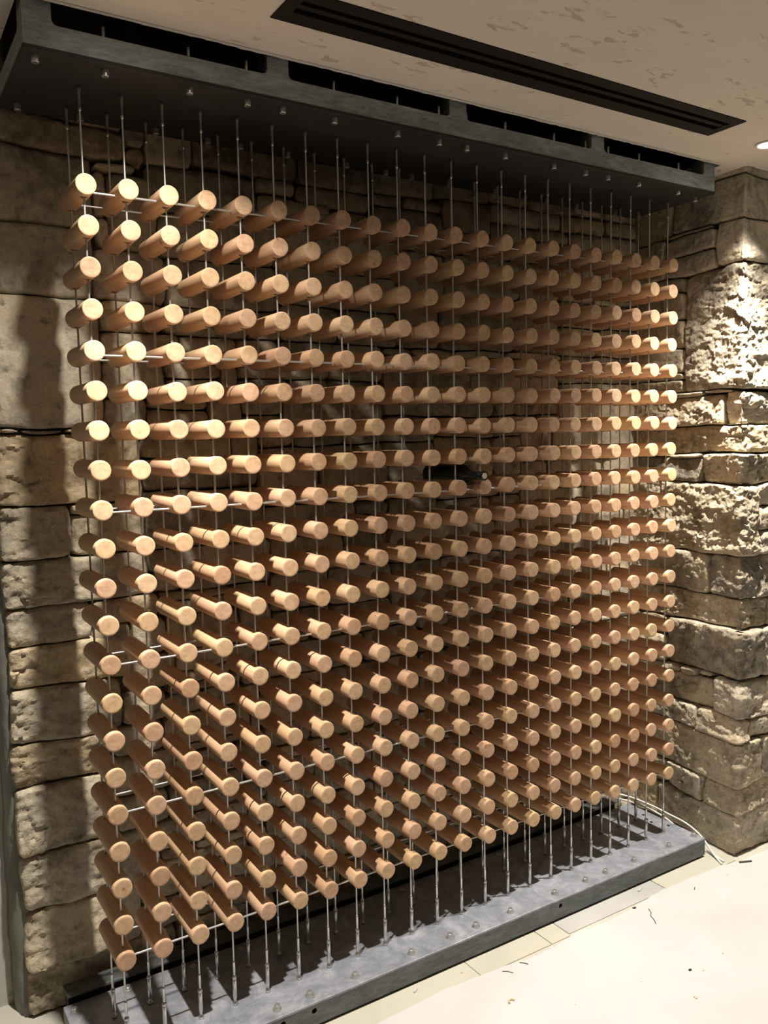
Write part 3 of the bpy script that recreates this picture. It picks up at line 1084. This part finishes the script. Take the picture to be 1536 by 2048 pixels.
# the farther pegs joined into one part
from mathutils import Euler
src_v = [v.co.copy() for v in peg_me.vertices]
src_f = [tuple(p.vertices) for p in peg_me.polygons]
V, Fc, PC, RN = [], [], [], []
for (i, j) in cells[300:]:
    loc, rot = peg_matrix(i, j)
    R = Euler(rot).to_matrix()
    b0 = len(V)
    r_ = jit.random()
    for v in src_v:
        p = R @ v + loc
        V.append((p.x, p.y, p.z + rz)); PC.append(v); RN.append(r_)
    Fc += [tuple(k + b0 for k in f) for f in src_f]
me = bpy.data.meshes.new('far_pegs')
me.from_pydata(V, [], Fc)
me.shade_smooth()
me.set_sharp_from_angle(angle=math.radians(34))
me.attributes.new('pc', 'FLOAT_VECTOR', 'POINT')
me.attributes.new('rnd', 'FLOAT', 'POINT')
me.attributes['pc'].data.foreach_set('vector', [q for v in PC for q in v])
me.attributes['rnd'].data.foreach_set('value', RN)
o = new_obj('far_pegs', me, M_WOOD, rack)
o['kind'] = 'stuff'
o['label'] = 'wooden pegs at the far right of the rack'

# ------------------------------------------------------------------ wine bottle
bx, bz = 11.5 * DX, -0.8 + 0.0378 + 0.0005
bottle = thing('wine_bottle', 'dark glass wine bottle lying on two pegs in the middle of the rack', 'bottle', (bx, 0.0, bz))
bm = bmesh.new()
lathe(bm, [(0.001, 0.234), (0.018, 0.238), (0.030, 0.243), (0.036, 0.240), (0.0378, 0.232), (0.0378, 0.060), (0.0368, 0.048), (0.0325, 0.034),
           (0.0240, 0.020), (0.0172, 0.006), (0.0148, -0.006), (0.0142, -0.030), (0.0138, -0.047)], axis='Y', seg=48)
new_obj('glass_body', bm_mesh(bm, 'glass_body', True), M_GLASS, bottle)
bm = bmesh.new()
lathe(bm, [(0.0135, -0.044), (0.0156, -0.046), (0.0160, -0.052), (0.0156, -0.056), (0.0135, -0.0575), (0.0098, -0.057), (0.0098, -0.050)], axis='Y', seg=32)
new_obj('lip_ring', bm_mesh(bm, 'lip_ring', True), M_GLASS, bottle)
bm = bmesh.new()
lathe(bm, [(0.0096, -0.050), (0.0096, -0.0582), (0.0088, -0.0588)], axis='Y', seg=24)
o = new_obj('cork', bm_mesh(bm, 'cork'), M_CORK, bottle)
o['label'] = 'pale cork in the bottle mouth'

# ------------------------------------------------------------------ loose flexes beside the base


def catmull(P, n=14):
    P = [Vector(p) for p in P]
    P = [P[0] * 2 - P[1]] + P + [P[-1] * 2 - P[-2]]
    out = []
    for i in range(1, len(P) - 2):
        for k in range(n):
            t = k / n
            a, b, c, d = P[i - 1], P[i], P[i + 1], P[i + 2]
            out.append(0.5 * ((2 * b) + (c - a) * t + (2 * a - 5 * b + 4 * c - d) * t * t + (3 * b - a - 3 * c + d) * t ** 3))
    out.append(P[-2])
    return out


zfl = Z_FLOOR + 0.0075
flexes = [
    ('white electric flex curving over the plinth corner to the floor',
     [(2.245, 0.365, -2.232), (2.285, 0.30, -2.240), (2.300, 0.20, -2.245), (2.302, 0.12, -2.250), (2.305, 0.03, -2.258),
      (2.308, -0.04, -2.285), (2.296, -0.10, -2.322), (2.275, -0.150, zfl), (2.262, -0.172, zfl)]),
    ('second white flex lower down behind the plinth end, trailing on the floor',
     [(2.235, 0.372, -2.250), (2.292, 0.28, -2.262), (2.312, 0.17, -2.275), (2.314, 0.08, -2.300), (2.300, 0.0, -2.325),
      (2.300, -0.05, zfl), (2.300, -0.10, zfl), (2.285, -0.165, zfl)])]
for lab, pts in flexes:
    bm = bmesh.new()
    tube(bm, catmull(pts), 0.0040, 10)
    o = new_obj('electric_flex', bm_mesh(bm, 'electric_flex', True), M_CORD)
    tag(o, lab, 'cable')

# ------------------------------------------------------------------ crumbs, splinters and a crack on the floor
zs = Z_FLOOR + 0.0079


def crumb_mesh(r, h, sd):
    rr = random.Random(sd)
    bm = bmesh.new()
    bmesh.ops.create_icosphere(bm, subdivisions=2, radius=1)
    for v in bm.verts:
        k = 1 + 0.35 * noise.noise(v.co * 1.7 + Vector((sd, 0, 0)))
        v.co = Vector((v.co.x * r * k, v.co.y * r * 0.7 * k, max(v.co.z, -0.3) * h * k + h * .3))
    return bm_mesh(bm, 'crumb')


CR = ['tiny pale crumb just right of the blackish crumb on the floor covering', 'largest pale grey crumb on the floor covering, below the blackish one',
      'faint tiny crumb left of the blackish crumb on the floor covering', 'small pale crumb on the floor covering, to the right of the blackish one',
      'faint tiny crumb on the floor covering, nearest the bottom middle of the view', 'small pale crumb on the floor covering near the foot of the stone pillar']
for k, (x, y, r) in enumerate([(1.644, -0.553, .005), (1.516, -0.622, .008), (1.439, -0.483, .003),
                               (1.77, -0.533, .005), (1.193, -0.444, .003), (2.209, -0.236, .005)]):
    o = new_obj('crumb', crumb_mesh(r, r * .35, k), M_CRUMB, None, (x, y, zs))
    o.rotation_euler = (0, 0, k * 1.3)
    tag(o, CR[k], 'crumb')
o = new_obj('crumb', crumb_mesh(.0062, .004, 21), M_DARKC, None, (1.609, -0.530, zs))
tag(o, 'small blackish crumb on the floor covering, darkest of the specks', 'crumb')
o = new_obj('crumb', crumb_mesh(.008, .003, 25), M_DARKC, None, (1.738, -0.192, zs))
tag(o, 'dark grey crumb at the ragged edge of the floor covering below the grey tile', 'crumb')
o = new_obj('crumb', crumb_mesh(.004, .003, 29), M_CRUMB, None, (1.009, -0.130, Z_FLOOR + .003))
tag(o, 'tiny pale crumb on the bare tile strip in front of the plinth', 'crumb')


def splinter(name, pts, r, mat, lab, z=zs, cat='splinter'):
    x0, y0 = pts[0]
    bm = bmesh.new()
    tube(bm, [(x - x0, y - y0, r * .8) for x, y in pts], r, 6)
    o = new_obj(name, bm_mesh(bm, name), mat, None, (x0, y0, z))
    tag(o, lab, cat)


splinter('wood_shaving', [(1.033, -.332), (1.040, -.322), (1.050, -.322), (1.055, -.330)], .003, M_TAN, 'curled tan wood shaving on the floor covering at the bottom of the view', cat='shaving')
splinter('splinter', [(1.115, -.203), (1.128, -.212), (1.138, -.228)], .0012, M_DARKC, 'thin dark curved splinter on the floor covering, left of two lying together')
splinter('splinter', [(1.190, -.200), (1.202, -.212), (1.206, -.222)], .0014, M_DARKC, 'thin dark splinter on the floor covering, right of two lying together')
splinter('splinter', [(1.775, -.225), (1.765, -.245), (1.748, -.256), (1.735, -.285), (1.722, -.302)], .0013, M_DARKC, 'long crooked hairline crack in the floor covering below the grey tile')  # crack in the covering, modelled as a thin dark thread
splinter('splinter', [(2.325, -.206), (2.35, -.218), (2.372, -.228)], .0035, M_DARKC, 'thick blackish splinter lying at the foot of the stone pillar')
splinter('wood_chip', [(1.842, -.122), (1.868, -.112)], .0032, M_SHEET, 'short pale wooden chip lying on the grey floor tile', Z_FLOOR + .003, 'wood chip')
splinter('wood_chip', [(0.828, -.125), (0.845, -.116)], .0028, M_SHEET, 'pale wooden chip on the tile strip at the lower middle of the view', Z_FLOOR + .003, 'wood chip')
splinter('splinter', [(2.03, -.225), (2.015, -.235)], .0016, M_DARKC, 'very short dark splinter near the far end of the floor covering edge')
